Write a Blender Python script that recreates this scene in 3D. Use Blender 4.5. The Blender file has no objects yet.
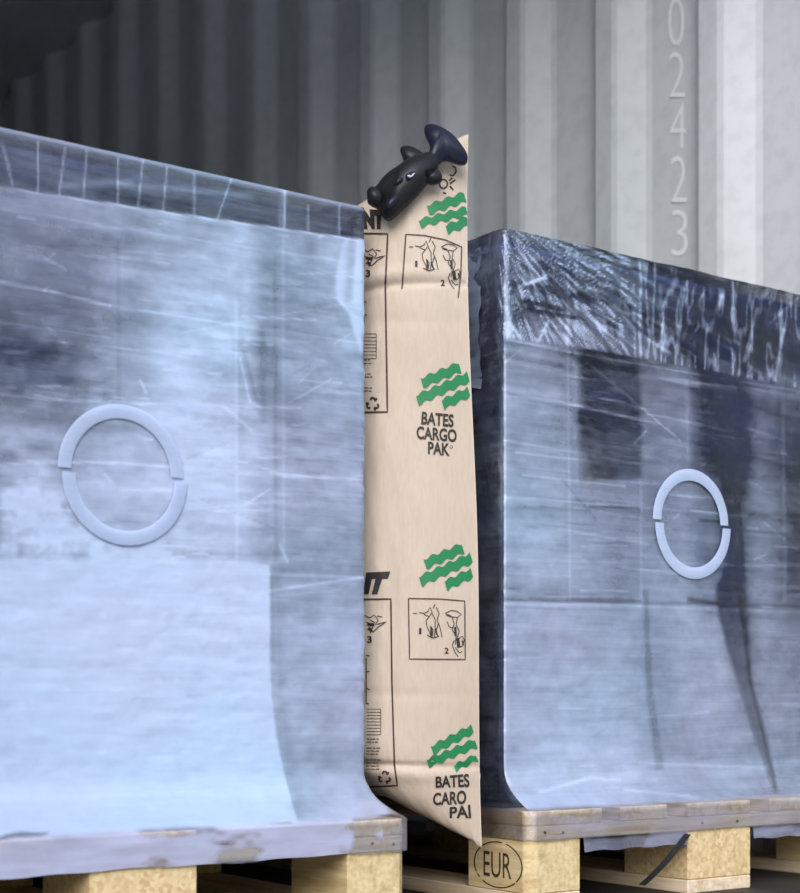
import bpy, bmesh, math, random
import numpy as np
from mathutils import Vector, Matrix

S = bpy.context.scene
COL = S.collection

# ------------------------------------------------------------------ camera
TH = math.radians(35.5)          # camera yaw to the right, away from the straight look into the container
FOC = 1570.0                     # focal length in pixels of the 800 px wide frame
CX, HY = 400.0, 700.0            # principal column, horizon row
CAM = (0.0, -1.757, 0.307)
cd = bpy.data.cameras.new('camera')
cam = bpy.data.objects.new('camera', cd); COL.objects.link(cam)
cam.location = CAM
cam.rotation_euler = (math.pi/2, 0, -TH)
cd.sensor_fit = 'HORIZONTAL'; cd.sensor_width = 36.0
cd.lens = FOC/800*36.0
cd.shift_y = (HY-446.5)/800.0
cd.clip_start = 0.05
cd.dof.use_dof = True
cd.dof.focus_distance = 2.33
cd.dof.aperture_fstop = 5.0
S.camera = cam

# ------------------------------------------------------------------ world: overcast sky, unseen trees at the horizon, raised and darkened to dim the deep container
S.view_settings.view_transform = 'Standard'
S.view_settings.look = 'None'
S.view_settings.gamma = 1.0
S.view_settings.use_curve_mapping = False
S.view_settings.exposure = 0.0
W = bpy.data.worlds.new('world'); S.world = W; W.use_nodes = True
wn, wl = W.node_tree.nodes, W.node_tree.links
wn.clear()
wo = wn.new('ShaderNodeOutputWorld'); bg = wn.new('ShaderNodeBackground')
tc = wn.new('ShaderNodeTexCoord'); sp = wn.new('ShaderNodeSeparateXYZ')
wl.new(tc.outputs['Generated'], sp.inputs[0])
ramp = wn.new('ShaderNodeValToRGB')
wl.new(sp.outputs['Z'], ramp.inputs[0])
e = ramp.color_ramp.elements
e[0].position = 0.0; e[0].color = (0.80, 0.86, 1.0, 1)
e[1].position = 1.0; e[1].color = (0.55, 0.66, 0.92, 1)
m1 = e.new(0.30); m1.color = (0.80, 0.88, 1.0, 1)
nz = wn.new('ShaderNodeTexNoise'); nz.inputs['Scale'].default_value = 9.0; nz.inputs['Detail'].default_value = 6
wl.new(tc.outputs['Generated'], nz.inputs['Vector'])
ma = wn.new('ShaderNodeMath'); ma.operation = 'MULTIPLY_ADD'
wl.new(nz.outputs['Fac'], ma.inputs[0]); ma.inputs[1].default_value = -0.28
wl.new(sp.outputs['Z'], ma.inputs[2])
lt = wn.new('ShaderNodeMath'); lt.operation = 'LESS_THAN'; wl.new(ma.outputs[0], lt.inputs[0]); lt.inputs[1].default_value = .14
tr = wn.new('ShaderNodeValToRGB'); wl.new(nz.outputs['Fac'], tr.inputs[0])
tr.color_ramp.elements[0].position = .35; tr.color_ramp.elements[0].color = (0.02, 0.035, 0.015, 1)
tr.color_ramp.elements[1].position = .7; tr.color_ramp.elements[1].color = (0.20, 0.25, 0.11, 1)
mx = wn.new('ShaderNodeMixRGB'); wl.new(lt.outputs[0], mx.inputs[0]); wl.new(ramp.outputs[0], mx.inputs[1]); wl.new(tr.outputs[0], mx.inputs[2])
gd = wn.new('ShaderNodeMath'); gd.operation = 'LESS_THAN'; wl.new(sp.outputs['Z'], gd.inputs[0]); gd.inputs[1].default_value = 0.0
mx2 = wn.new('ShaderNodeMixRGB'); wl.new(gd.outputs[0], mx2.inputs[0]); wl.new(mx.outputs[0], mx2.inputs[1]); mx2.inputs[2].default_value = (0.30, 0.30, 0.32, 1)
wl.new(mx2.outputs[0], bg.inputs['Color']); bg.inputs['Strength'].default_value = 1.75
wl.new(bg.outputs[0], wo.inputs[0])

# hazy sun standing behind the camera, over its right shoulder
sd = bpy.data.lights.new('sun', 'SUN'); so = bpy.data.objects.new('sun', sd); COL.objects.link(so)
sd.energy = 2.8; sd.angle = math.radians(42); sd.color = (1.0, 0.95, 0.9)
so.rotation_euler = Vector((0.60, 0.64, -0.56)).to_track_quat('-Z', 'Y').to_euler()
so.location = (0, -3, 3)

# ------------------------------------------------------------------ helpers
def lin(r, g, b):
    return tuple(((c/255)/12.92 if c/255 <= 0.04045 else ((c/255+0.055)/1.055)**2.4) for c in (r, g, b)) + (1,)

def scl(x):                       # px per metre on the front plane Y = 0 at image column x
    return 1000*3.307e-4*(2600-x)

def project(X, Y, Z):
    c, s = math.cos(TH), math.sin(TH)
    P = Y-CAM[1]
    xc = X*c-P*s; zc = X*s+P*c
    return CX+FOC*xc/zc, HY-FOC*(Z-CAM[2])/zc

def on_y(px, py, Y):              # point of the plane Y seen at a pixel
    u = (px-CX)/FOC
    r = (math.sin(TH)+u*math.cos(TH))/(math.cos(TH)-u*math.sin(TH))
    P = Y-CAM[1]; X = r*P
    zc = X*math.sin(TH)+P*math.cos(TH)
    return X, CAM[2]+(HY-py)*zc/FOC

def on_x(px, py, X):
    u = (px-CX)/FOC
    r = (math.sin(TH)+u*math.cos(TH))/(math.cos(TH)-u*math.sin(TH))
    P = X/r
    zc = X*math.sin(TH)+P*math.cos(TH)
    return P+CAM[1], CAM[2]+(HY-py)*zc/FOC

def mesh_obj(name, verts, faces, mat=None, parent=None, smooth=False):
    me = bpy.data.meshes.new(name)
    me.from_pydata([tuple(map(float, v)) for v in verts], [], [tuple(map(int, f)) for f in faces])
    me.update()
    if smooth: me.polygons.foreach_set('use_smooth', [True]*len(me.polygons))
    o = bpy.data.objects.new(name, me); COL.objects.link(o)
    if mat: me.materials.append(mat)
    if parent:
        o.parent = parent
        o.location = Vector((0, 0, 0))
        o.matrix_parent_inverse = Matrix.Translation(-Vector(parent.location))
    return o

def bm_obj(name, bm, mat=None, parent=None, smooth=False):
    bmesh.ops.recalc_face_normals(bm, faces=bm.faces)
    me = bpy.data.meshes.new(name); bm.to_mesh(me); bm.free()
    if smooth: me.polygons.foreach_set('use_smooth', [True]*len(me.polygons))
    o = bpy.data.objects.new(name, me); COL.objects.link(o)
    if mat: me.materials.append(mat)
    if parent:
        o.parent = parent
        o.matrix_parent_inverse = Matrix.Translation(-Vector(parent.location))
    return o

def empty(name, loc, label, cat, group=None):
    o = bpy.data.objects.new(name, None); COL.objects.link(o); o.location = loc
    o.empty_display_size = 0.1
    tag(o, label, cat, group)
    return o

def tag(o, label=None, cat=None, group=None, kind=None):
    if label: o['label'] = label
    if cat: o['category'] = cat
    if group: o['group'] = group
    if kind: o['kind'] = kind
    return o

def box_bm(x0, x1, y0, y1, z0, z1, bev=0.0, bm=None):
    bm = bm or bmesh.new()
    r = bmesh.ops.create_cube(bm, size=1.0)
    for v in r['verts']:
        v.co = Vector(((x0+x1)/2+v.co.x*(x1-x0), (y0+y1)/2+v.co.y*(y1-y0), (z0+z1)/2+v.co.z*(z1-z0)))
    if bev:
        es = list({e for v in r['verts'] for e in v.link_edges})
        bmesh.ops.bevel(bm, geom=es, offset=bev, segments=2, affect='EDGES')
    return bm

def copy_tree(o, parent=None, loc=None):
    c = o.copy(); COL.objects.link(c)
    if parent: c.parent = parent
    if loc is not None: c.location = loc
    for ch in list(o.children): copy_tree(ch, c)
    return c

class Mat:
    def __init__(s, name):
        s.m = bpy.data.materials.new(name); s.m.use_nodes = True
        s.n, s.l = s.m.node_tree.nodes, s.m.node_tree.links
        s.b = s.n['Principled BSDF']; s.out = s.n['Material Output']
    def node(s, t, **k):
        n = s.n.new(t)
        for a, v in k.items(): setattr(n, a, v)
        return n
    def noise(s, scale, detail=4, vec=None, stretch=None, rough=.5, coord='Object'):
        n = s.node('ShaderNodeTexNoise'); n.inputs['Scale'].default_value = scale
        n.inputs['Detail'].default_value = detail; n.inputs['Roughness'].default_value = rough
        t = s.node('ShaderNodeTexCoord'); mp = s.node('ShaderNodeMapping')
        s.l.new(t.outputs[coord], mp.inputs[0])
        if stretch: mp.inputs['Scale'].default_value = stretch
        s.l.new(mp.outputs[0], n.inputs['Vector'])
        return n.outputs['Fac']
    def ramp(s, fac, stops):
        r = s.node('ShaderNodeValToRGB'); s.l.new(fac, r.inputs[0])
        el = r.color_ramp.elements
        el[0].position, el[0].color = stops[0]; el[1].position, el[1].color = stops[-1]
        for p, c in stops[1:-1]: q = el.new(p); q.color = c
        return r.outputs[0]
    def mix(s, fac, a, b, mode='MIX'):
        m = s.node('ShaderNodeMixRGB', blend_type=mode)
        for i, v in enumerate((fac, a, b)):
            if isinstance(v, (int, float, tuple)): m.inputs[i].default_value = v
            else: s.l.new(v, m.inputs[i])
        return m.outputs[0]
    def bump(s, h, strength=.3, dist=.002, to=None):
        b = s.node('ShaderNodeBump'); b.inputs['Strength'].default_value = strength; b.inputs['Distance'].default_value = dist
        s.l.new(h, b.inputs['Height']); s.l.new(b.outputs[0], (to or s.b).inputs['Normal']); return b

def plain(name, col, rough=.6, metal=0.0, spec=.5):
    m = Mat(name); m.b.inputs['Base Color'].default_value = col; m.b.inputs['Roughness'].default_value = rough
    m.b.inputs['Metallic'].default_value = metal; m.b.inputs['Specular IOR Level'].default_value = spec
    return m.m

# value noise in numpy
def vnoise(x, y, seed=0):
    rs = np.random.RandomState(seed); T = rs.rand(256, 256)
    xi, yi = np.floor(x).astype(int), np.floor(y).astype(int); fx, fy = x-xi, y-yi
    fx = fx*fx*(3-2*fx); fy = fy*fy*(3-2*fy)
    g = lambda a, b: T[a % 256, b % 256]
    return (g(xi, yi)*(1-fx)+g(xi+1, yi)*fx)*(1-fy)+(g(xi, yi+1)*(1-fx)+g(xi+1, yi+1)*fx)*fy
def fbm(x, y, seed=0, o=4):
    r, a, t = 0, 1.0, 0
    for i in range(o):
        r = r+a*vnoise(x*2**i, y*2**i, seed+i); t += a; a *= .5
    return r/t

# ------------------------------------------------------------------ materials
def wood_mat(name, light, dark, axis=0, rough=.75):
    m = Mat(name)
    st = [6, 6, 6]; st[axis] = 0.6
    g = m.noise(7, 6, stretch=tuple(st), rough=.6)
    c = m.ramp(g, [(.3, dark), (.5, light), (.72, tuple(min(1, v*1.15) for v in light[:3])+(1,))])
    st2 = [90, 90, 90]; st2[axis] = 5
    f = m.noise(1.5, 3, stretch=tuple(st2))
    c = m.mix(.35, c, m.ramp(f, [(.35, (.45, .38, .3, 1)), (.6, (1, 1, 1, 1))]), 'MULTIPLY')
    m.l.new(c, m.b.inputs['Base Color']); m.b.inputs['Roughness'].default_value = rough
    m.bump(f, .35, .0012)
    return m.m
wood_x = wood_mat('pine_board_across', lin(246, 230, 212), lin(226, 198, 166), 0)
wood_y = wood_mat('pine_board_along', lin(238, 217, 188), lin(212, 178, 138), 1)
def chip_mat():
    m = Mat('pressed_chip_block')
    v = m.node('ShaderNodeTexVoronoi'); v.inputs['Scale'].default_value = 160
    t = m.node('ShaderNodeTexCoord'); m.l.new(t.outputs['Object'], v.inputs['Vector'])
    c = m.ramp(v.outputs['Color'], [(.1, lin(206, 174, 124)), (.5, lin(224, 196, 148)), (.9, lin(236, 212, 168))])
    m.l.new(c, m.b.inputs['Base Color']); m.b.inputs['Roughness'].default_value = .85
    m.bump(m.noise(150, 3), .5, .001); return m.m
chip = chip_mat()
block_wood = wood_mat('pine_block', lin(228, 205, 158), lin(206, 172, 122), 1)

def wall_mat():
    m = Mat('grey_painted_steel')
    a = m.noise(2.2, 5, stretch=(1, 1, .35)); b = m.noise(30, 4)
    c = m.ramp(a, [(.3, lin(200, 207, 208)), (.55, lin(216, 219, 222)), (.75, lin(228, 225, 234))])
    c = m.mix(.12, c, m.ramp(b, [(.35, (.3, .3, .3, 1)), (.55, (1, 1, 1, 1))]), 'MULTIPLY')
    m.l.new(c, m.b.inputs['Base Color']); m.b.inputs['Roughness'].default_value = .5
    m.bump(m.noise(5, 3), .1, .003); return m.m
steel = wall_mat()
def ply():
    m = Mat('worn_plywood_floor')
    a = m.noise(3, 6, stretch=(3, .6, 1))
    c = m.ramp(a, [(.3, lin(28, 26, 24)), (.7, lin(58, 52, 48))])
    m.l.new(c, m.b.inputs['Base Color']); m.b.inputs['Roughness'].default_value = .7
    m.bump(a, .3, .003); return m.m
plywood = ply()
def ground_mat():
    m = Mat('pale_yard_concrete')
    a = m.noise(1.2, 6)
    m.l.new(m.ramp(a, [(.3, lin(130, 130, 130)), (.7, lin(165, 165, 165))]), m.b.inputs['Base Color'])
    m.b.inputs['Roughness'].default_value = .8; return m.m
ground = ground_mat()
def kraft_mat():
    m = Mat('kraft_paper')
    a = m.noise(4, 5); b = m.noise(220, 2, stretch=(1, 1, .25))
    c = m.ramp(a, [(.3, lin(195, 175, 156)), (.7, lin(207, 190, 173))])
    c = m.mix(.12, c, m.ramp(b, [(.35, (.6, .5, .4, 1)), (.6, (1, 1, 1, 1))]), 'MULTIPLY')
    m.l.new(c, m.b.inputs['Base Color']); m.b.inputs['Roughness'].default_value = .62
    m.bump(m.noise(14, 5, rough=.6), .25, .004); return m.m
kraft = kraft_mat()
ink_brown = plain('dark_brown_print', lin(62, 40, 34), .6)
ink_black = plain('black_print', lin(40, 34, 34), .6)
ink_green = plain('green_print', lin(20, 122, 72), .55)
ink_eur = plain('burnt_in_brand', lin(70, 52, 40), .8)
digit_paint = plain('pale_grey_stencil_paint', lin(248, 248, 252), .6)
def cover_mat():
    m = Mat('dark_blue_cover_foil')
    a = m.noise(5, 5, stretch=(1, 1, 2))
    c = m.ramp(a, [(.3, lin(18, 26, 60)), (.7, lin(36, 56, 114))])
    m.l.new(c, m.b.inputs['Base Color']); m.b.inputs['Roughness'].default_value = .3
    m.bump(m.noise(9, 4, rough=.6), .5, .01); return m.m
cover = cover_mat()
pale_print = plain('pale_grey_ring_print', lin(226, 228, 236), .5)
black_plastic = plain('black_moulded_plastic', lin(6, 6, 12), .5)
navy_plastic = plain('dark_blue_plastic', lin(14, 18, 40), .42)
white_mark = plain('white_mark', lin(210, 212, 230), .5)
nail_mat = plain('dull_nail_steel', lin(120, 112, 105), .4, .9)
strap_mat = plain('black_strap', lin(12, 8, 10), .6)
seal = plain('black_rubber_seal', lin(12, 12, 12), .7)

def film_mat():
    m = Mat('stretch_film')
    at = m.node('ShaderNodeAttribute', attribute_name='haze_refl')
    # fine horizontal drawn streaks and crinkles of the film itself
    s1 = m.noise(1.0, 5, stretch=(3.5, 3.5, 190), rough=.65)
    s2 = m.noise(26, 5, stretch=(1, 1, 1.6), rough=.7)
    a = m.node('ShaderNodeMath', operation='MULTIPLY_ADD'); m.l.new(s1, a.inputs[0]); a.inputs[1].default_value = .18; a.inputs[2].default_value = -.09
    b = m.node('ShaderNodeMath', operation='MULTIPLY_ADD'); m.l.new(s2, b.inputs[0]); b.inputs[1].default_value = .22; b.inputs[2].default_value = -.11
    ad = m.node('ShaderNodeMath', operation='ADD'); m.l.new(a.outputs[0], ad.inputs[0]); m.l.new(b.outputs[0], ad.inputs[1])
    ad2 = m.node('ShaderNodeMath', operation='ADD', use_clamp=True); m.l.new(ad.outputs[0], ad2.inputs[0]); m.l.new(at.outputs['Fac'], ad2.inputs[1])
    tr = m.node('ShaderNodeBsdfTransparent'); tr.inputs[0].default_value = (.94, .965, 1, 1)
    df = m.node('ShaderNodeBsdfDiffuse')
    tint = m.node('ShaderNodeAttribute', attribute_name='tint')
    c = m.mix(tint.outputs['Fac'], lin(190, 214, 244), lin(202, 206, 238))
    m.l.new(c, df.inputs[0])
    tl = m.node('ShaderNodeBsdfTranslucent'); m.l.new(c, tl.inputs[0])
    mxd = m.node('ShaderNodeMixShader'); mxd.inputs[0].default_value = .12
    m.l.new(df.outputs[0], mxd.inputs[1]); m.l.new(tl.outputs[0], mxd.inputs[2])
    m1 = m.node('ShaderNodeMixShader'); m.l.new(ad2.outputs[0], m1.inputs[0]); m.l.new(tr.outputs[0], m1.inputs[1]); m.l.new(mxd.outputs[0], m1.inputs[2])
    gl = m.node('ShaderNodeBsdfGlossy'); gl.inputs['Roughness'].default_value = .13; gl.inputs[0].default_value = (1, 1, 1, 1)
    bp = m.node('ShaderNodeBump'); bp.inputs['Strength'].default_value = .55; bp.inputs['Distance'].default_value = .003
    m.l.new(s2, bp.inputs['Height']); 
    bp2 = m.node('ShaderNodeBump'); bp2.inputs['Strength'].default_value = .5; bp2.inputs['Distance'].default_value = .002
    m.l.new(s1, bp2.inputs['Height']); m.l.new(bp.outputs[0], bp2.inputs['Normal'])
    m.l.new(bp2.outputs[0], gl.inputs['Normal'])
    fr = m.node('ShaderNodeFresnel'); fr.inputs[0].default_value = 1.5; m.l.new(bp2.outputs[0], fr.inputs['Normal'])
    fa = m.node('ShaderNodeMath', operation='MULTIPLY_ADD', use_clamp=True); m.l.new(fr.outputs[0], fa.inputs[0]); fa.inputs[1].default_value = 1.0; fa.inputs[2].default_value = 0.0
    m2 = m.node('ShaderNodeMixShader'); m.l.new(fa.outputs[0], m2.inputs[0]); m.l.new(m1.outputs[0], m2.inputs[1]); m.l.new(gl.outputs[0], m2.inputs[2])
    m.l.new(m2.outputs[0], m.out.inputs[0])
    m.n.remove(m.b)
    return m.m
film = film_mat()

# ------------------------------------------------------------------ container shell (setting)
Y0, Y1, XR, XL, ZC = -0.42, 5.75, 2.35, 0.0, 2.70
def corrugated(name, X, sign):
    pitch, dep = 0.303, 0.037
    pts = []
    # phase: the slope turned away from the door sits at Y = 0.479 + n*pitch
    n0 = -4
    for n in range(n0, 19):
        y = 0.479+n*pitch
        pts += [(X, y+.012), (X-sign*dep, y-.016), (X-sign*dep, y-.080), (X, y-.150)]
    pts = [p for p in pts if Y0-.05 <= p[1] <= Y1+.05]
    pts.sort(key=lambda p: p[1])
    pts = [(pts[0][0], Y0)]+[p for p in pts if Y0 < p[1] < Y1]+[(pts[-1][0], Y1)]
    # rounded press bends
    rp = []
    for i, p in enumerate(pts):
        if 0 < i < len(pts)-1:
            for k in (-1, 1):
                q = pts[i+k]; d = math.hypot(q[0]-p[0], q[1]-p[1]); t = min(.4, .008/d)
                rp.append((p[0]+(q[0]-p[0])*t, p[1]+(q[1]-p[1])*t))
        else: rp.append(p)
    v, f = [], []
    for (x, y) in rp:
        for z in (0.0, .9, 1.8, ZC): v.append((x, y, z))
    for i in range(len(rp)-1):
        for k in range(3): a = i*4+k; f.append((a, a+4, a+5, a+1) if sign > 0 else (a, a+1, a+5, a+4))
    # outer skin of the sheet
    n = len(v)
    for (x, y) in rp:
        for z in (0.0, .9, 1.8, ZC): v.append((x+sign*.003, y, z))
    for i in range(len(rp)-1):
        for k in range(3): a = n+i*4+k; f.append((a, a+1, a+5, a+4) if sign > 0 else (a, a+4, a+5, a+1))
    o = mesh_obj(name, v, f, steel, smooth=False)
    return tag(o, kind='structure')
wall_right = corrugated('wall_right', XR, 1)
wall_left = corrugated('wall_left', XL, -1)
tag(bm_obj('wall_back', box_bm(XL-.05, XR+.05, Y1, Y1+.04, 0, ZC), steel), kind='structure')
tag(bm_obj('ceiling', box_bm(XL-.05, XR+.05, Y0, Y1+.04, ZC, ZC+.04), steel), kind='structure')
tag(bm_obj('floor', box_bm(XL-.05, XR+.05, Y0, Y1, -.04, 0.0), plywood), kind='structure')
gobj = bm_obj('ground', box_bm(-30, 30, -40, 12, -1.32, -1.25), ground); tag(gobj, kind='structure')

# ------------------------------------------------------------------ text helpers
FCACHE = {}
def text_geo(body, bold=0.0, res=4):
    key = (body, bold)
    if key in FCACHE: return FCACHE[key]
    cu = bpy.data.curves.new('t', 'FONT'); cu.body = body; cu.resolution_u = res; cu.offset = bold; cu.fill_mode = 'FRONT'
    ob = bpy.data.objects.new('t', cu); COL.objects.link(ob)
    dg = bpy.context.evaluated_depsgraph_get(); dg.update()
    me = bpy.data.meshes.new_from_object(ob.evaluated_get(dg), depsgraph=dg)
    bm = bmesh.new(); bm.from_mesh(me)
    bmesh.ops.triangulate(bm, faces=bm.faces)
    bm.verts.ensure_lookup_table()
    V = np.array([(v.co.x, v.co.y) for v in bm.verts]); F = [[v.index for v in f.verts] for f in bm.faces]
    bm.free(); bpy.data.meshes.remove(me); bpy.data.objects.remove(ob); bpy.data.curves.remove(cu)
    mn, mxx = V.min(0), V.max(0); V = (V-mn)/(mxx-mn)
    FCACHE[key] = (V, F); return V, F

# digits stencilled on the container wall, one above the other, in the recess of a rib
for i, (ch, y0, y1) in enumerate((('0', -2, 46), ('2', 52, 98), ('4', 103, 148), ('2', 156, 203), ('3', 210, 256))):
    V, F = text_geo(ch, -.012)
    pts = []
    for (a, b) in V:
        px = 668.5+a*16+i*.9; py = y1+(y0-y1)*b
        Y, Z = on_x(px, py, XR)
        pts.append((XR-.0012, Y, Z))
    mesh_obj('painted_digit', pts, F, digit_paint, wall_right)

# ------------------------------------------------------------------ euro pallets
PX0, PX1 = 0.467, 1.485           # left edge of the left pallet, left edge of the right pallet
def chamfer_poly(x0, x1, y0, y1, z0, z1, cut, bev=.0015):
    """block whose outer vertical edge(s) listed in cut are chamfered by 14 mm"""
    c = .014
    pts = []
    for (x, y, k, order) in ((x0, y0, 'fl', 0), (x1, y0, 'fr', 1), (x1, y1, 'br', 2), (x0, y1, 'bl', 3)):
        if k in cut:
            dx = c if x == x0 else -c; dy = c if y == y0 else -c
            if order in (0, 2): pts += [(x, y+dy), (x+dx, y)]
            else: pts += [(x+dx, y), (x, y+dy)]
        else: pts.append((x, y))
    bm = bmesh.new()
    lo = [bm.verts.new((x, y, z0)) for x, y in pts]; hi = [bm.verts.new((x, y, z1)) for x, y in pts]
    bm.faces.new(lo[::-1]); bm.faces.new(hi)
    for i in range(len(pts)): bm.faces.new((lo[i], lo[(i+1) % len(pts)], hi[(i+1) % len(pts)], hi[i]))
    bmesh.ops.recalc_face_normals(bm, faces=bm.faces)
    bmesh.ops.bevel(bm, geom=list(bm.edges), offset=bev, segments=1, affect='EDGES')
    return bm
def make_pallet(x0, label):
    t = empty('euro_pallet', (x0, 0, 0), label, 'pallet', 'wooden pallets under the wrapped loads')
    xs = [(0, .145), (.1825, .2825), (.3275, .4725), (.5175, .6175), (.655, .8)]
    for i, (a, b) in enumerate(xs):
        cut = {'fl', 'bl'} if i == 0 else ({'fr', 'br'} if i == 4 else set())
        bm_obj('deck_board', chamfer_poly(x0+a, x0+b, 0, 1.2, .122, .1435, cut), wood_y, t)
    for (a, b) in ((0, .145), (.5275, .6725), (1.055, 1.2)):
        cut = {'fl', 'fr'} if a == 0 else ({'bl', 'br'} if b == 1.2 else set())
        bm_obj('cross_board', chamfer_poly(x0, x0+.8, a, b, .100, .1215, cut), wood_x, t)
    for j, (ya, yb) in enumerate(((0, .145), (.5275, .6725), (1.055, 1.2))):
        for i, (xa, xb) in enumerate(((0, .1), (.3275, .4725), (.7, .8))):
            cut = set()
            if j == 0 and i == 0: cut = {'fl'}
            if j == 0 and i == 2: cut = {'fr'}
            if j == 2 and i == 0: cut = {'bl'}
            if j == 2 and i == 2: cut = {'br'}
            bm_obj('block', chamfer_poly(x0+xa, x0+xb, ya, yb, .022, .0997, cut), block_wood if i != 1 else chip, t)
    for i, (a, b) in enumerate(((0, .1), (.3275, .4725), (.7, .8))):
        cut = {'fl', 'bl'} if i == 0 else ({'fr', 'br'} if i == 2 else set())
        bm_obj('bottom_board', chamfer_poly(x0+a, x0+b, 0, 1.2, 0.0, .0215, cut), wood_y, t)
    # nail heads in the front edge and along the side
    for (x, z) in ((.03, .112), (.065, .110), (.36, .111), (.44, .1105), (.74, .112), (.775, .1095)):
        bm = bmesh.new(); bmesh.ops.create_cone(bm, cap_ends=True, segments=10, radius1=.0022, radius2=.002, depth=.0016)
        bmesh.ops.rotate(bm, verts=bm.verts, matrix=Matrix.Rotation(math.pi/2, 3, 'X'))
        bmesh.ops.translate(bm, verts=bm.verts, vec=(x0+x, -.0006, z))
        bm_obj('nail_head', bm, nail_mat, t)
    return t
pal_l = make_pallet(PX0, 'pale wooden pallet under the left wrapped load, its corner beside the kraft bag')
pal_r = make_pallet(PX1, 'pale wooden pallet under the right wrapped load, EUR brand on its corner block')
# EUR brand burnt into the side of the corner block: letters in an oval ring
def side_print(name, fn_pts, faces, mat, parent, label=None):
    o = mesh_obj(name, fn_pts, faces, mat, parent)
    if label: o['label'] = label
    return o
SX = PX1-.0007
V, F = text_geo('EUR', 0.0)
V = np.array(V)
pts = [(SX, .106-a*.066, .041+b*.038) for a, b in V]
side_print('branded_lettering', pts, F, ink_eur, pal_r, 'dark EUR lettering burnt into the pale block')
pts, F = [], []
N = 72
for i in range(N):
    a = 2*math.pi*i/N
    for w in (1.0, .95): pts.append((SX, .072+math.cos(a)*.058*w, .0605+math.sin(a)*.035*w))
for i in range(N):
    if i in (20, 21, 44, 62, 63, 66): continue
    j = (i+1) % N; F.append((2*i, 2*i+1, 2*j+1, 2*j))
side_print('branded_oval', pts, F, ink_eur, pal_r, 'dark burnt oval ring around the letters EUR')

# ------------------------------------------------------------------ wrapped loads
def interp_tab(px, py, xs, ys, T):
    T = np.array(T, float); xs = np.array(xs, float); ys = np.array(ys, float)
    ix = np.clip(np.searchsorted(xs, px)-1, 0, len(xs)-2); iy = np.clip(np.searchsorted(ys, py)-1, 0, len(ys)-2)
    fx = np.clip((px-xs[ix])/(xs[ix+1]-xs[ix]), 0, 1); fy = np.clip((py-ys[iy])/(ys[iy+1]-ys[iy]), 0, 1)
    fx = fx*fx*(3-2*fx)
    return (T[iy, ix]*(1-fx)+T[iy, ix+1]*fx)*(1-fy)+(T[iy+1, ix]*(1-fx)+T[iy+1, ix+1]*fx)*fy
def seg(px, py, x0, y0, x1, y1, w):
    dx, dy = x1-x0, y1-y0; L = math.hypot(dx, dy)
    t = np.clip(((px-x0)*dx+(py-y0)*dy)/L**2, 0, 1)
    d = np.hypot(px-x0-t*dx, py-y0-t*dy)
    return np.exp(-(d/w)**2)
def poly_in(px, py, P, soft=1.5):
    """soft membership of a polygon in image layout"""
    inside = np.zeros(px.shape, bool); dmin = np.full(px.shape, 1e9)
    n = len(P)
    for i in range(n):
        x0, y0 = P[i]; x1, y1 = P[(i+1) % n]
        c = ((y0 > py) != (y1 > py)) & (px < (x1-x0)*(py-y0)/((y1-y0) or 1e-9)+x0)
        inside ^= c
        dx, dy = x1-x0, y1-y0; t = np.clip(((px-x0)*dx+(py-y0)*dy)/(dx*dx+dy*dy), 0, 1)
        dmin = np.minimum(dmin, np.hypot(px-x0-t*dx, py-y0-t*dy))
    s = np.where(inside, dmin, -dmin)
    return np.clip(.5+s/(2*soft), 0, 1)
def to_haze_refl(L, Lb, Lw):           # share of milky film that gives the wanted brightness, painted reflections included
    f = lambda v: np.power(np.clip(v, 0, 255)/255, 2.2)
    return np.clip((f(L)-f(Lb))/(f(Lw)-f(Lb)), 0, 1)

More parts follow.
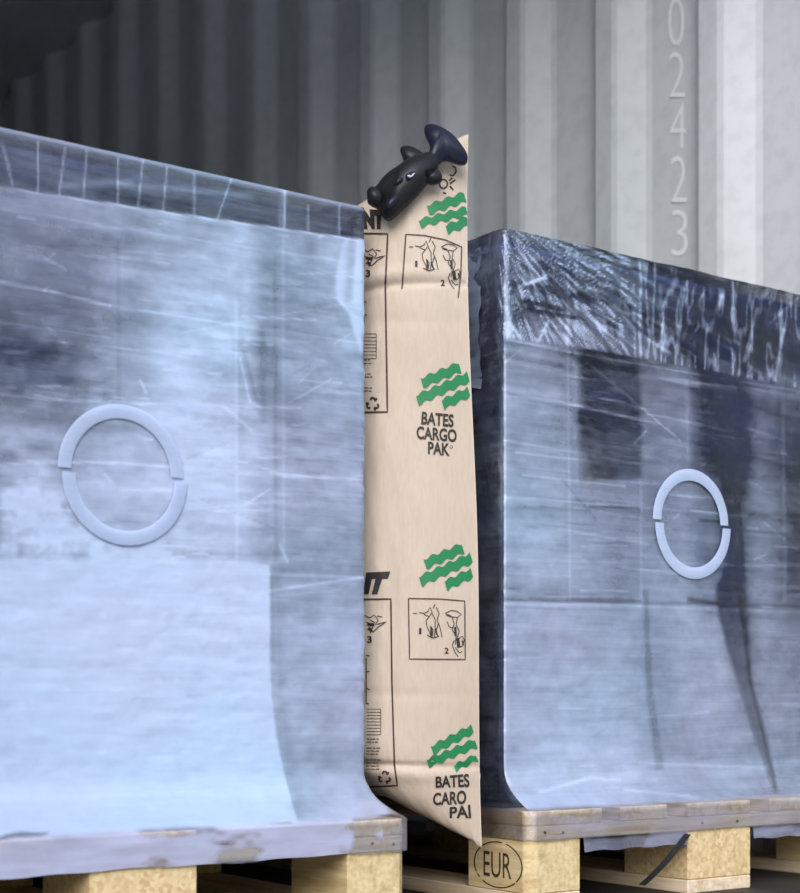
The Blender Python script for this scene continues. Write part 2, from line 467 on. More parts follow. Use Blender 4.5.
LW = .232*1000
def haze_refl_left(px, py, X, Z):  # milky film plus reflected light and dark patches, painted as film whiteness
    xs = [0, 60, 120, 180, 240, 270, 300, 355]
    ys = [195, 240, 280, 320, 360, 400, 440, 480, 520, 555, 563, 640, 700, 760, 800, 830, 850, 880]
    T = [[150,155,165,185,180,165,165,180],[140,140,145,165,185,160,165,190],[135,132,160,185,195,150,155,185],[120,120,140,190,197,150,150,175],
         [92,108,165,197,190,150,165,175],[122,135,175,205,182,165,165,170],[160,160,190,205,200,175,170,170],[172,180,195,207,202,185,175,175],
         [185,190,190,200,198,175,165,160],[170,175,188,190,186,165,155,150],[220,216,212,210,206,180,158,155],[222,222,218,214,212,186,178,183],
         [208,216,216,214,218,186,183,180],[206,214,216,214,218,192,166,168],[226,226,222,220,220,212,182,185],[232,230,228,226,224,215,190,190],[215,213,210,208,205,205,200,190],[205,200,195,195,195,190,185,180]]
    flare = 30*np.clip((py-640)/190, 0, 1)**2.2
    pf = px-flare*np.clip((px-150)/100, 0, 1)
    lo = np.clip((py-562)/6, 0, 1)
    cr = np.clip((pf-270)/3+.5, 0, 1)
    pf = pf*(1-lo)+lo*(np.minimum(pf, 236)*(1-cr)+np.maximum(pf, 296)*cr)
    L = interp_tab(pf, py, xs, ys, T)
    # darker upright marks, partly folds and partly reflections painted into the film
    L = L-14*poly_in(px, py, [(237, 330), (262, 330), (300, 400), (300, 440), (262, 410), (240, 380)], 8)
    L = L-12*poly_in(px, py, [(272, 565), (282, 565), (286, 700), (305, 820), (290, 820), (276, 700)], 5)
    # crinkled places
    n1 = fbm(X*28, Z*60, 3); n2 = fbm(X*9, Z*70, 11); n3 = fbm(X*70, Z*70, 5)
    amp = 16+22*poly_in(px, py, [(0, 320), (95, 330), (120, 400), (60, 450), (60, 560), (0, 560)], 20)
    L = L+(n1-.5)*amp*1.6+(n2-.5)*26*np.clip((620-py)/200, .35, 1)+(n3-.5)*amp*.8
    # crumpled film beside the ring, with reflected foliage painted in as whiteness
    L = L+26*poly_in(px, py, [(0, 492), (70, 486), (92, 520), (150, 543), (190, 548), (170, 560), (60, 558), (0, 555)], 6)*(.6+1.0*(n3-.4)*2)
    # bright fold standing at the corner, its inner shading painted in
    cf = poly_in(px, py, [(362, 206), (352, 222), (343, 243), (337, 268), (335, 290), (340, 303), (348, 312), (354, 334), (361, 352), (367, 352), (367, 206)], 2)
    L = L*(1-cf)+(204-22*seg(px, py, 352, 240, 348, 300, 5)+16*seg(px, py, 360, 214, 357, 300, 3))*cf
    for s in [(0, 187, 190, 216, 1.1, 32), (190, 216, 366, 241, 1.1, 30), (0, 282, 45, 290, 1.2, 45), (45, 290, 110, 306, 1.4, 45), (110, 306, 366, 344, 1.2, 18),
              (0, 394, 60, 400, 1.3, 34), (60, 400, 110, 402, 1.5, 35), (110, 402, 300, 408, 1.2, 22), (0, 464, 100, 462, 1.1, 22), (100, 462, 366, 480, 1.3, 24),
              (0, 563, 180, 570, 1.7, 46), (180, 570, 366, 578, 1.3, 22), (0, 612, 180, 603, 1.4, 12), (180, 603, 366, 577, 1.5, 26), (130, 610, 340, 590, 1.2, 10),
              (0, 518, 90, 540, 1.1, 25), (90, 540, 250, 552, 1.1, 15), (180, 333, 366, 300, 1.0, 12), (290, 402, 330, 380, 1., 20), (180, 760, 290, 764, 1.5, 18),
              (40, 318, 70, 350, 1., 18), (140, 380, 146, 392, 1.1, 40), (0, 322, 110, 338, .9, 16), (0, 208, 150, 233, 1., 15), (150, 233, 350, 262, 1., 14), (318, 238, 366, 212, 1., 20)]:
        L = L+s[5]*seg(px, py, *s[:5])
    for k in range(9):      # tight drawn ridges in the lower wraps
        y = 642+k*9.2; L = L+(7 if k % 2 else -6)*seg(px, py, 190+10*(k % 3), y, 285+14*(k % 4), y+2, 1.7)
    rnd = random.Random(5)
    for _ in range(150):        # drawn threads and creases of the wraps
        x = rnd.uniform(-10, 350); y = rnd.choice([rnd.uniform(195, 570), rnd.uniform(195, 800)]); l = rnd.choice([12, 25, 60, 110])*rnd.uniform(.6, 1.3)
        sl = .2*(560-y)/560*.6+rnd.gauss(0, .05) if rnd.random() < .75 else rnd.uniform(-1.2, 1.2)
        if abs(sl) > .4: l *= .3
        L = L+rnd.choice([-12, -9, 12, 18, 26])*(1.0 if y < 570 else .45)*seg(px, py, x, y, x+l, y+l*sl, rnd.uniform(.8, 1.3))
    for (xv, ya, yb, a_, w_) in ((118, 240, 400, -10, 2), (236, 300, 560, 12, 1.5), (240, 250, 470, -8, 5), (275, 260, 560, -12, 2.5), (283, 240, 560, 10, 1.5), (262, 330, 420, -16, 4), (272, 575, 660, -10, 1.6)):
        L = L+a_*seg(px, py, xv, ya, xv+1, yb, w_)
    L = L-18*seg(px, py, 244, 352, 256, 400, 2)+26*seg(px, py, 240, 358, 250, 402, 1.1)+20*seg(px, py, 250, 402, 262, 408, 1.1)+26*seg(px, py, 280, 545, 288, 562, 1.1)
    rr = np.hypot((px-122)/58, (py-472)/65); L = L-15*np.clip((1-rr)*6, 0, 1)*np.clip((490-py)/60, .2, 1)
    # single clear layer over the dark cover along the top
    y2 = np.interp(px, [0, 190, 366], [186.5, 215, 240])
    band = np.clip((y2-py)/1.6+.5, 0, 1)
    Lt = 92+24*fbm(X*5, Z*22, 21)+10*(fbm(X*30, Z*30, 9)-.5)
    Lt = Lt+24*seg(px, py, 60, 186, 130, 181, 4)+26*seg(px, py, 120, 184, 250, 196, 3.5)-16*seg(px, py, 100, 197, 190, 205, 6)
    for (xa, ya, xb, yb) in [(2, 142, 13, 186), (38, 142, 38, 192), (65, 148, 59, 196), (87, 150, 83, 200), (118, 158, 118, 205), (143, 160, 138, 207), (167, 168, 163, 212), (194, 174, 194, 216), (231, 180, 217, 220), (308, 205, 308, 232), (339, 206, 339, 236), (285, 190, 284, 230)]:
        Lt = Lt+46*seg(px, py, xa, ya, xb, yb, 1.1)
    Lt = Lt+22*poly_in(px, py, [(280, 186), (287, 186), (286, 234), (278, 234)], 2)
    Lt = Lt-14*poly_in(px, py, [(335, 237), (358, 212), (352, 238)], 2)
    Lt = Lt+60*np.exp(-((.993-Z)/.005)**2)
    L = Lt*band+L*(1-band)
    # film pulled over the deck edge, torn open in places
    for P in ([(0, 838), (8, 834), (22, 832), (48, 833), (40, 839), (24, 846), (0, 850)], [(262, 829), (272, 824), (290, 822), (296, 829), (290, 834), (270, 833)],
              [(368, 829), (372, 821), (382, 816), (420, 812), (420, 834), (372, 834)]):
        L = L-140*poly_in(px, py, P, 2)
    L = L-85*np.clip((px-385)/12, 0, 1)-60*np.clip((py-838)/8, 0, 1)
    return L
def haze_refl_right(px, py, X, Z):  # film whiteness with bright and dark reflections of the surroundings painted in
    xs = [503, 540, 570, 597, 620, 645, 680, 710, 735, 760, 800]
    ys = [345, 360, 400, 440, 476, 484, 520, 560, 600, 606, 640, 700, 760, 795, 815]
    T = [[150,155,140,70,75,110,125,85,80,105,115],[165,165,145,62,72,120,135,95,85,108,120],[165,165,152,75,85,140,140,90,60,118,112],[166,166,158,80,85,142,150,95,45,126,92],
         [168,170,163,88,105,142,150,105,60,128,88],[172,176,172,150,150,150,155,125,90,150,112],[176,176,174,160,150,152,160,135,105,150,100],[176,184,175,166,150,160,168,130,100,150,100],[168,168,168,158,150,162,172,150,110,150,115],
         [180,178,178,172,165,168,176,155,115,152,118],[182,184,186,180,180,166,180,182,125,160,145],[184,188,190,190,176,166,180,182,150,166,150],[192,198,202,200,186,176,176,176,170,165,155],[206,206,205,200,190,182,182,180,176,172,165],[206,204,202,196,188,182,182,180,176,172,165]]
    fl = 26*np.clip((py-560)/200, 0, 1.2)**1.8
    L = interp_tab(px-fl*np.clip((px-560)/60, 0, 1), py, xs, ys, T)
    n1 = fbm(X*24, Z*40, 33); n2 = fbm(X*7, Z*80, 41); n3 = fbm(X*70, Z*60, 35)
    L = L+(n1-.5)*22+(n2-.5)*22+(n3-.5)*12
    # dark sweep, partly a reflection painted into the film, curving outwards at the foot
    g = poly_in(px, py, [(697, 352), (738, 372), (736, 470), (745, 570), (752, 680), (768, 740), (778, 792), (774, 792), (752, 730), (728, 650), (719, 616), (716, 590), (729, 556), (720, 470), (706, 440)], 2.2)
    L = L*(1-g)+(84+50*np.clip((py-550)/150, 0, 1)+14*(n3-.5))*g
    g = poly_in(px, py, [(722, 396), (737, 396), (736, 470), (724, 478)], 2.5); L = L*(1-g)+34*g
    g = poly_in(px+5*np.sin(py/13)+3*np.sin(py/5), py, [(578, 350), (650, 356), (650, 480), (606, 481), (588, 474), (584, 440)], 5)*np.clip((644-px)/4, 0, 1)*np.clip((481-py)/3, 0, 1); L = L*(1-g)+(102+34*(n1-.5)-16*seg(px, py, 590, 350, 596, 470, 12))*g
    L = L+12*poly_in(px, py, [(639, 360), (642, 360), (642, 600), (640, 600)], 1)-20*poly_in(px, py, [(643, 590), (648, 590), (652, 680), (664, 770), (656, 770), (646, 690)], 2)
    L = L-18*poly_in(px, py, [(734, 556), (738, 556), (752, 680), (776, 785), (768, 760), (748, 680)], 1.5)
    for s in [(503, 338, 570, 352, 1.3, 38), (570, 352, 800, 392, 1.4, 26), (503, 395, 560, 402, 1.1, 20), (560, 402, 640, 420, 1.1, 34), (503, 440, 640, 464, 1.1, 22), (503, 447, 560, 452, 1., 12), (570, 404, 660, 424, 1.0, 26),
              (503, 497, 640, 507, 1.3, 18), (640, 507, 800, 520, 1.2, 12), (503, 560, 800, 566, 1.3, 12), (503, 603, 640, 606, 1.5, 22), (640, 606, 800, 612, 1.3, 14),
              (575, 352, 680, 440, .9, 30), (560, 708, 600, 710, 1.2, 14), (540, 792, 590, 778, 1.5, 30), (590, 778, 620, 780, 1.4, 22), (640, 763, 770, 768, 1.4, 18), (625, 790, 690, 796, 1.3, 22),
              (722, 420, 795, 445, 1., 18), (722, 470, 800, 476, 1., 14), (600, 480, 660, 484, 1., 15)]:
        L = L+s[5]*seg(px, py, *s[:5])
    for s in [(505, 600, 800, 606, 1.6, -22), (530, 598, 640, 601, 1.6, -26), (503, 508, 640, 512, 1.4, -14), (750, 516, 800, 520, 4, -34), (590, 507, 640, 508, 1.4, -40), (690, 600, 735, 605, 2.5, -45), (700, 520, 740, 524, 1.6, -30)]:
        L = L+s[5]*seg(px, py, *s[:5])
    # heap of crumpled clear film around the dark cover at the top, silvery glints painted in
    rnd = random.Random(9)
    for _ in range(150):
        x = rnd.uniform(500, 790); y = rnd.choice([rnd.uniform(345, 610), rnd.uniform(345, 790)]); l = rnd.choice([10, 22, 45, 90])*rnd.uniform(.6, 1.3)
        sl = .22*(690-y)/400+rnd.gauss(0, .05) if rnd.random() < .7 else rnd.uniform(-1.3, 1.3)
        if abs(sl) > .5: l *= .3
        L = L+rnd.choice([-16, -10, 12, 18, 26])*(1.0 if y < 610 else .5)*seg(px, py, x, y, x+l, y+l*sl, rnd.uniform(.8, 1.2))
    for (xa, ya, xb, yb, w_, a_) in ((568, 345, 570, 600, 1.2, 14), (575, 350, 577, 480, 3, 12), (687, 380, 688, 480, 2.5, 14), (736, 390, 738, 560, 1.2, 20), (783, 400, 785, 600, 1.5, 16), (503, 356, 560, 366, 3, -20), (560, 366, 600, 378, 2, -18), (560, 352, 800, 420, 3, -16), (503, 392, 800, 470, 1.4, -16), (640, 376, 800, 398, 4, 22), (505, 345, 504, 780, 1.6, 22)):
        L = L+a_*seg(px, py, xa, ya, xb, yb, w_)
    yt = np.interp(px, [500, 560, 640, 800], [337, 344, 358, 388])
    band = np.clip((yt-py)/3+.5, 0, 1)
    ang = np.arctan2(py-200, px-486); rr = np.hypot(py-200, px-486)
    r1 = fbm(ang*26, rr/55, 51, 3); r2 = 1-np.abs(2*fbm(ang*40+rr/60, rr/40, 57, 3)-1)
    v1 = 1-np.abs(2*fbm(px/7, py/45, 61, 3)-1)
    w = np.clip((px-600)/60, 0, 1)
    rid = (r2*(1-w)+v1*w)
    base = np.interp(px, [503, 560, 620, 660, 700, 740, 800], [136, 128, 126, 106, 90, 92, 98])
    base = base-26*np.clip((px-560)/60, 0, 1)*np.clip((270-py+(px-600)*.2)/30, 0, 1)
    base = base+30*np.clip((py-(yt-26))/20, 0, 1)
    Lt = base+(r1-.5)*50+np.clip(rid-.78, 0, 1)*310-14
    for s in [(505, 236, 508, 344, 3, 60), (520, 286, 545, 278, 1.6, 70), (545, 276, 530, 282, 1.6, 50), (536, 346, 548, 322, 1.4, 55), (560, 318, 572, 336, 1.3, 60), (508, 320, 522, 342, 1.2, 50),
              (710, 330, 722, 296, 3, 60), (745, 360, 757, 310, 2.2, 55), (775, 380, 784, 330, 2.2, 60), (692, 316, 705, 290, 1.5, 50), (768, 325, 795, 300, 1.8, 35), (560, 245, 600, 262, 1., 40), (600, 262, 640, 300, 1.2, 30), (530, 236, 640, 268, 1., 26), (660, 286, 664, 350, 2, 30), (732, 280, 733, 330, 3, 36)]:
        Lt = Lt+s[5]*seg(px, py, *s[:5])
    for s in [(515, 283, 590, 300, 4, -60), (525, 301, 565, 310, 2.6, -80), (528, 309, 575, 318, 2.2, -80), (512, 240, 512, 275, 3, -25), (700, 282, 690, 352, 5, -40), (715, 315, 735, 345, 6, -30)]:
        Lt = Lt+s[5]*seg(px, py, *s[:5])
    for (xa, ya, xb, yb) in ((568, 248, 568, 345), (576, 250, 576, 345), (640, 262, 640, 360), (687, 275, 687, 370), (733, 285, 733, 375), (780, 300, 780, 385)):
        Lt = Lt+24*seg(px, py, xa, ya, xb, yb, 1.6)
    for _ in range(90):
        x = rnd.uniform(505, 640); y = rnd.uniform(240, 335); an = math.atan2(y-205, x-488)+rnd.gauss(0, .25); l = rnd.uniform(8, 40)
        Lt = Lt+rnd.choice([-30, -20, 26, 40])*seg(px, py, x, y, x+l*math.cos(an), y+l*math.sin(an), rnd.uniform(.8, 1.5))
    L = Lt*band+L*(1-band)
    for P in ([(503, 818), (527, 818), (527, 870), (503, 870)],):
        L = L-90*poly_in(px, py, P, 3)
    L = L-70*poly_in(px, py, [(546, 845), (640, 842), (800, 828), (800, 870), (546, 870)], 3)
    return L

def make_load(px0, name_label, side, hz, Lb, Lw):
    """px0: left edge of the pallet; the load stands on the pallet, its film is pulled down over the deck boards"""
    t = empty('wrapped_load', (px0+.4, .6, .1437), name_label, 'wrapped load', 'film-wrapped loads on the pallets')
    bx0, bx1, by0, by1 = (px0+.017, px0+.767, .066, 1.15) if side == 'left' else (px0-.001, px0+.783, .066, 1.15)
    top = .994 if side == 'left' else 1.009
    # inner goods under a dark cover: rounded box, slightly domed
    bm = box_bm(bx0+.004, bx1-.004, by0, by1, .1438, top-.012)
    es = [e for e in bm.edges]
    bmesh.ops.bevel(bm, geom=es, offset=.012, segments=3, affect='EDGES')
    bm_obj('dark_cover', bm, cover, t, True)
    # translucent ring pressed on the front of the film, in two halves that do not quite meet
    rcx, rcz, R0, R1 = (px0+.396, .590, .086, .068) if side == 'left' else (px0+.390, .594, .087, .068)
    for h in (0, 1):
        pts, F = [], []
        N = 40
        off = .0035 if h else -.002
        for i in range(N+1):
            a = math.pi*(i/N)+(math.pi if h else 0)
            for r, yy in ((R0, 0), (R0-.001, -.0015), (R1+.001, -.0015), (R1, 0)):
                pts.append((rcx+r*math.cos(a)+off, by0-.0150+yy*.3, rcz+r*math.sin(a)+(-.0025 if h else .0025)))
        for i in range(N):
            for k in range(3): q = i*4+k; F.append((q, q+4, q+5, q+1))
        ro = mesh_obj('ring_half', pts, F, film, t, True)
        at = ro.data.attributes.new('haze_refl', 'FLOAT', 'POINT'); at.data.foreach_set('value', [.76 if side == 'left' else .86]*len(pts))
        at = ro.data.attributes.new('tint', 'FLOAT', 'POINT'); at.data.foreach_set('value', [0.45]*len(pts))
        ro['label'] = 'pale translucent half ring'
    # stretch film: closed skirt around the goods plus lid
    fx0, fx1, fy0, fy1 = bx0-.003, bx1+.003, by0-.012, by1+.008
    def peri(n_front, n_side, n_back):
        P = []
        for i in range(n_front): P.append((fx0+(fx1-fx0)*i/n_front, fy0, 'f'))
        for i in range(n_side): P.append((fx1, fy0+(fy1-fy0)*(i/n_side)**1.6, 'r'))
        for i in range(n_back): P.append((fx1-(fx1-fx0)*i/n_back, fy1, 'b'))
        for i in range(n_side): P.append((fx0, fy1-(fy1-fy0)*(1-(1-i/n_side)**1.6), 'l'))
        return P
    P = peri(300, 130, 24)
    nz = 330
    zb0 = .100
    zs = np.linspace(zb0, top, nz)
    PX = np.array([p[0] for p in P]); PY = np.array([p[1] for p in P]); lab = np.array([p[2] for p in P])
    cxm, cym = (fx0+fx1)/2, (fy0+fy1)/2
    A, B = (fx1-fx0)/2, (fy1-fy0)/2
    # rounded corners
    rc = .014
    ux, uy = PX-cxm, PY-cym
    qx, qy = np.abs(ux)-(A-rc), np.abs(uy)-(B-rc)
    cor = (qx > 0) & (qy > 0); hyp = np.hypot(qx, qy)+1e-9
    k = np.where(cor, rc/hyp, 1); k = np.minimum(k, 1)
    ux = np.where(cor, np.sign(ux)*((A-rc)+qx*k), ux); uy = np.where(cor, np.sign(uy)*((B-rc)+qy*k), uy)
    ZZ, II = np.meshgrid(zs, np.arange(len(P)), indexing='ij')
    UX = ux[II]; UY = uy[II]
    fl = np.clip((.212-ZZ)/.068, 0, 1); fl = fl**2.3       # flare towards the pallet edge
    oy = 0.058*fl; ox = np.where(UX > 0, px0+.8025-fx1, fx0-px0+.0025)*fl
    GX = cxm+UX*(1+ox/A)
    GY = cym+UY*(1+oy/B)
    GZ = ZZ.copy()
    # wrinkles: real displacement along the outward direction
    nx = np.where(np.abs(UX) > A-.0145, np.sign(UX), 0.); ny = np.where(np.abs(UY) > B-.0145, np.sign(UY), 0.)
    s_along = np.where(np.abs(ny) > 0, GX, GY)
    wr = (fbm(s_along*12, ZZ*55, 71)-.5)*.003+(fbm(s_along*45, ZZ*38, 77)-.5)*.0022
    ux2, uy2 = project(GX, GY, GZ)
    if side == 'right':
        tb = np.clip((ZZ-.82)/.04, 0, 1)
        a2 = np.arctan2(uy2-205, ux2-490); r2 = np.hypot(uy2-205, ux2-490)
        wr = wr+tb*((1-np.abs(2*fbm(a2*30, r2/60, 83, 3)-1))-.5)*.006+tb*(fbm(s_along*60, ZZ*25, 87)-.5)*.004
    else:
        tb = np.clip((ZZ-.935)/.02, 0, 1)
        wr = wr*(1-.5*tb)
    wr = np.maximum(wr, -.0035)*(1-.6*fl)
    GX = GX+nx*wr; GY = GY+ny*wr
    # bottom hem rises and falls
    hem = .001*np.sin(GX*23+1)+.0008*np.sin(GX*61)
    if side == 'right':
        hang = ((GX-px0 > .103) & (GX-px0 < .325)) | ((GX-px0 > .475) & (GX-px0 < .695))
        hem = np.where(hang & (lab[II] == 'f'), -.020+.0012*np.sin(GX*90), .001+.001*np.sin(GX*40))
    wgt = np.clip((.128-ZZ)/.028, 0, 1)
    GZ = GZ+wgt*hem
    px, py = project(GX, GY, GZ)
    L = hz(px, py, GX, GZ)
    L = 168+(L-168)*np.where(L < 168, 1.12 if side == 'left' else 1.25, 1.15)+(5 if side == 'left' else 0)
    H = to_haze_refl(L, Lb, Lw)
    front = (lab[II] == 'f')
    if side == 'right':      # flank towards the bag: one thin layer, a few tight ridges
        n = fbm(GY*30, GZ*14, 91)
        Hs = .05+.12*np.clip(n-.35, 0, 1)+.10*np.clip(1-np.abs(2*fbm(GY*40, GZ*40, 95)-1)-.75, 0, 1)*4*np.clip((GZ-.78)/.05, 0, 1)
        Hs = Hs+.03*(fbm(GY*6, GZ*50, 97) > .58)
        Hs = Hs*np.clip((GZ-.135)/.01, .3, 1)
    else:
        Hs = .35+.2*(fbm(GY*20, GZ*30, 93)-.5)
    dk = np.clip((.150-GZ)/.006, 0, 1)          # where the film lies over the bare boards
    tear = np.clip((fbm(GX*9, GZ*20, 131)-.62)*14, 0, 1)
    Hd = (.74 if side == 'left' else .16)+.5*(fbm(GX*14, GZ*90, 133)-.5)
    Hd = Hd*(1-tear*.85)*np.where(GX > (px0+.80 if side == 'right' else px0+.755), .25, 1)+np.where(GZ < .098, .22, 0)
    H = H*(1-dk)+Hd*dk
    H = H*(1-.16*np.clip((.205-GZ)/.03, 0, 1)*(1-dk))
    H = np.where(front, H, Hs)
    tint = np.clip(fbm(GX*4, GZ*5, 99)*1.6-.4, 0, 1)
    tint = tint+(1-tint)*dk
    n_p = len(P)
    V = np.stack([GX, GY, GZ], -1).reshape(-1, 3)
    ii = np.arange(n_p); jj = (ii+1) % n_p
    F = []
    for z in range(nz-1):
        a = z*n_p
        F.append(np.stack([a+ii, a+jj, a+n_p+jj, a+n_p+ii], -1))
    F = np.concatenate(F)
    haze_refl = H.reshape(-1); tn = tint.reshape(-1)
    # lid: rings shrinking to the middle, puffed up where air is caught under it
    nr = 26
    Vt, Ft, Ht, Tt = [], [], [], []
    rim = V[(nz-1)*n_p:]
    base = len(V)
    for r in range(1, nr+1):
        f = r/nr; q = 1-f**1.0
        X = cxm+(rim[:, 0]-cxm)*q; Y = cym+(rim[:, 1]-cym)*q
        g = min(1, f*6)
        if side == 'left':
            puff = .013*np.exp(-((X-.60)/.19)**2)+.002
            rise = puff*math.sin(min(1, f*9)*math.pi/2)
        else:
            rise = .003*math.sin(min(1, f*9)*math.pi/2)+.002*(fbm(X*30, Y*30, 101)-.3)*g
        Z = rim[:, 2]*0+top+rise
        Vt.append(np.stack([X, Y, Z], -1))
        Ht.append(np.full(n_p, .62 if side == 'left' else .22)); Tt.append(np.full(n_p, 1.0))
        a = base+(r-2)*n_p if r > 1 else (nz-1)*n_p; b = base+(r-1)*n_p
        Ft.append(np.stack([a+ii, a+jj, b+jj, b+ii], -1))
    V = np.concatenate([V]+Vt); F = np.concatenate([F]+Ft); haze_refl = np.concatenate([haze_refl]+Ht); tn = np.concatenate([tn]+Tt)
    me = bpy.data.meshes.new('stretch_film')
    me.vertices.add(len(V)); me.vertices.foreach_set('co', V.ravel())
    me.loops.add(F.size); me.loops.foreach_set('vertex_index', F.ravel().astype(np.int32))
    me.polygons.add(len(F)); me.polygons.foreach_set('loop_start', np.arange(0, F.size, 4, dtype=np.int32))
    me.polygons.foreach_set('loop_total', np.full(len(F), 4, np.int32))
    me.update(calc_edges=True); me.validate()
    me.polygons.foreach_set('use_smooth', [True]*len(me.polygons))
    for nm, arr in (('haze_refl', haze_refl), ('tint', tn)):
        at = me.attributes.new(nm, 'FLOAT', 'POINT'); at.data.foreach_set('value', arr.astype(np.float32))
    me.materials.append(film)
    o = bpy.data.objects.new('stretch_film', me); COL.objects.link(o); o.parent = t
    o.matrix_parent_inverse = Matrix.Translation(-Vector(t.location))
    return t
load_l = make_load(PX0, 'left load in milky film', 'left', haze_refl_left, 66, 222)
load_r = make_load(PX1, 'right load in film', 'right', haze_refl_right, 70, 230)
load_l['label'] = 'left load in milky film, smooth dark blue strip along its top, against the bag'
load_r['label'] = 'right load in film with crumpled dark top edge and dark side facing the bag'

# pale flap of film hanging down the flank of the right load behind the bag
def flap():
    x = PX1-.004
    pts, F = [], []
    nz, ny = 40, 8
    for i in range(nz+1):
        z = .992-.215*i/nz
        for j in range(ny+1):
            y = .105+.16*j/ny
            pts.append((x-.004+.003*math.sin(j*1.4+i*.2)+.0015*math.sin(i*.9), y, z+(.006*math.sin(j*1.3) if i == nz else 0)))
    for i in range(nz):
        for j in range(ny): a = i*(ny+1)+j; F.append((a, a+1, a+ny+2, a+ny+1))
    o = mesh_obj('film_flap', pts, F, film, load_r, True)
    at = o.data.attributes.new('haze_refl', 'FLOAT', 'POINT'); at.data.foreach_set('value', [.40]*len(pts))
    o['label'] = 'pale blue flap of loose film'
flap()

# ------------------------------------------------------------------ dunnage bag between the loads
BX_L, BX_R = 1.2405, 1.4680
SEAM = lambda z: (1.405-.020*np.clip((z-.35)/.65, -.5, 1.05)-.004, .012+.004*np.sin(z*9))
def bag_top(Y):                    # top seam dips towards the load side at the front corner
    return np.interp(Y, [-.02, .02, .06, .11, .18, .30, 1.2], [1.118, 1.112, 1.085, 1.068, 1.060, 1.045, 1.03])
def bag_bot(Y):
    return np.interp(Y, [.0, .012, .05, .10, .16, .30, 1.2], [.093, .095, .118, .140, .158, .165, .165])
def bag_surf(a, z, sidesign=-1):
    """a: 0 at the front seam, 1 at the back seam; z real height; left (-1) or right (+1) sheet"""
    sx, sy = SEAM(z)
    a = np.asarray(a, float)
    # plan curve
    t = np.clip(a/.25, 0, 1)
    if sidesign < 0:
        q1 = (sx-.045, sy+.012); q2 = (BX_L+.004, .045); e = (BX_L, .20)
    else:
        q1 = (sx+.006, sy+.02); q2 = (BX_R-.035, .12); e = (BX_R, .30)
    X = (1-t)**3*sx+3*t*(1-t)**2*q1[0]+3*t*t*(1-t)*q2[0]+t**3*e[0]
    Y = (1-t)**3*sy+3*t*(1-t)**2*q1[1]+3*t*t*(1-t)*q2[1]+t**3*e[1]
    b = np.clip((a-.25)/.75, 0, 1)
    Y = Y+b*(1.0-.20)
    bb = np.clip((a-.9)/.1, 0, 1)
    zt, zb = bag_top(Y), bag_bot(Y)
    h = np.clip((zt-z)/.17, 0, 1); h = np.sqrt(1-(1-h)**2)
    g = np.clip((z-zb)/.13, 0, 1); g = np.sqrt(1-(1-g)**2)
    H = h*g*(1-bb**2)
    cxm = sx-.012*np.clip(a*6, 0, 1)
    X = cxm+(X-cxm)*(.08*(1-H)+H)
    # creases pressed into the paper
    def crease(zc, w, d): return d*np.exp(-((z-zc)/w)**2)
    zc1 = .898-.10*(Y-.05); zc2 = .213+.05*(Y-.05)
    d = crease(zc1, .005, .008)-crease(zc1+.016, .009, .005)+crease(zc2, .0045, .008)-crease(zc2-.014, .01, .005)+crease(.845, .01, .0015)+crease(.315, .008, .0015)
    d = d+(fbm(np.abs(Y)*14+a*20, z*9, 120)-.5)*.008+(fbm(a*60, z*30, 125)-.5)*.0014
    d = d*np.clip(a/.02, 0, 1)*np.clip((1-a)/.05, 0, 1)
    lim = (BX_L, BX_R)
    X = X-sidesign*d
    X = np.clip(X, lim[0], lim[1])
    return X, Y
def build_bag():
    t = empty('dunnage_bag', (1.38, .45, .093), 'tall kraft paper air bag with green wave marks, squeezed between the wrapped loads', 'air bag')
    A = np.concatenate([np.linspace(0, .25, 90), np.linspace(.25, 1, 60)[1:]]); K = np.linspace(0, 1, 330)
    def sheet(sign):
        V = np.zeros((len(K), len(A), 3))
        for j, a in enumerate(A):
            # top and bottom heights follow the column's own Y
            _, y = bag_surf(a, .5, sign)
            z = bag_bot(y)+(bag_top(y)-bag_bot(y))*K
            X, Y = bag_surf(np.full(len(K), a), z, sign)
            V[:, j, 0], V[:, j, 1], V[:, j, 2] = X, Y, z
        return V
    VL, VR = sheet(-1), sheet(1)
    n, m = VL.shape[:2]
    V = np.concatenate([VL.reshape(-1, 3), VR.reshape(-1, 3)])
    F = []
    for i in range(n-1):
        for j in range(m-1):
            a = i*m+j; F.append((a, a+m, a+m+1, a+1)); b = n*m+a; F.append((b, b+1, b+m+1, b+m))
    for j in range(m-1):           # close the top and bottom seams
        a, b = j, n*m+j; F.append((a, a+1, b+1, b))
        a, b = (n-1)*m+j, n*m+(n-1)*m+j; F.append((a, b, b+1, a+1))
    for i in range(n-1):
        a, b = i*m, n*m+i*m; F.append((a, b, b+m, a+m))
        a, b = i*m+m-1, n*m+i*m+m-1; F.append((a, a+m, b+m, b))
    bo = mesh_obj('paper_shell', V, F, kraft, t, True)
    return t, bo
bag, shell = build_bag()
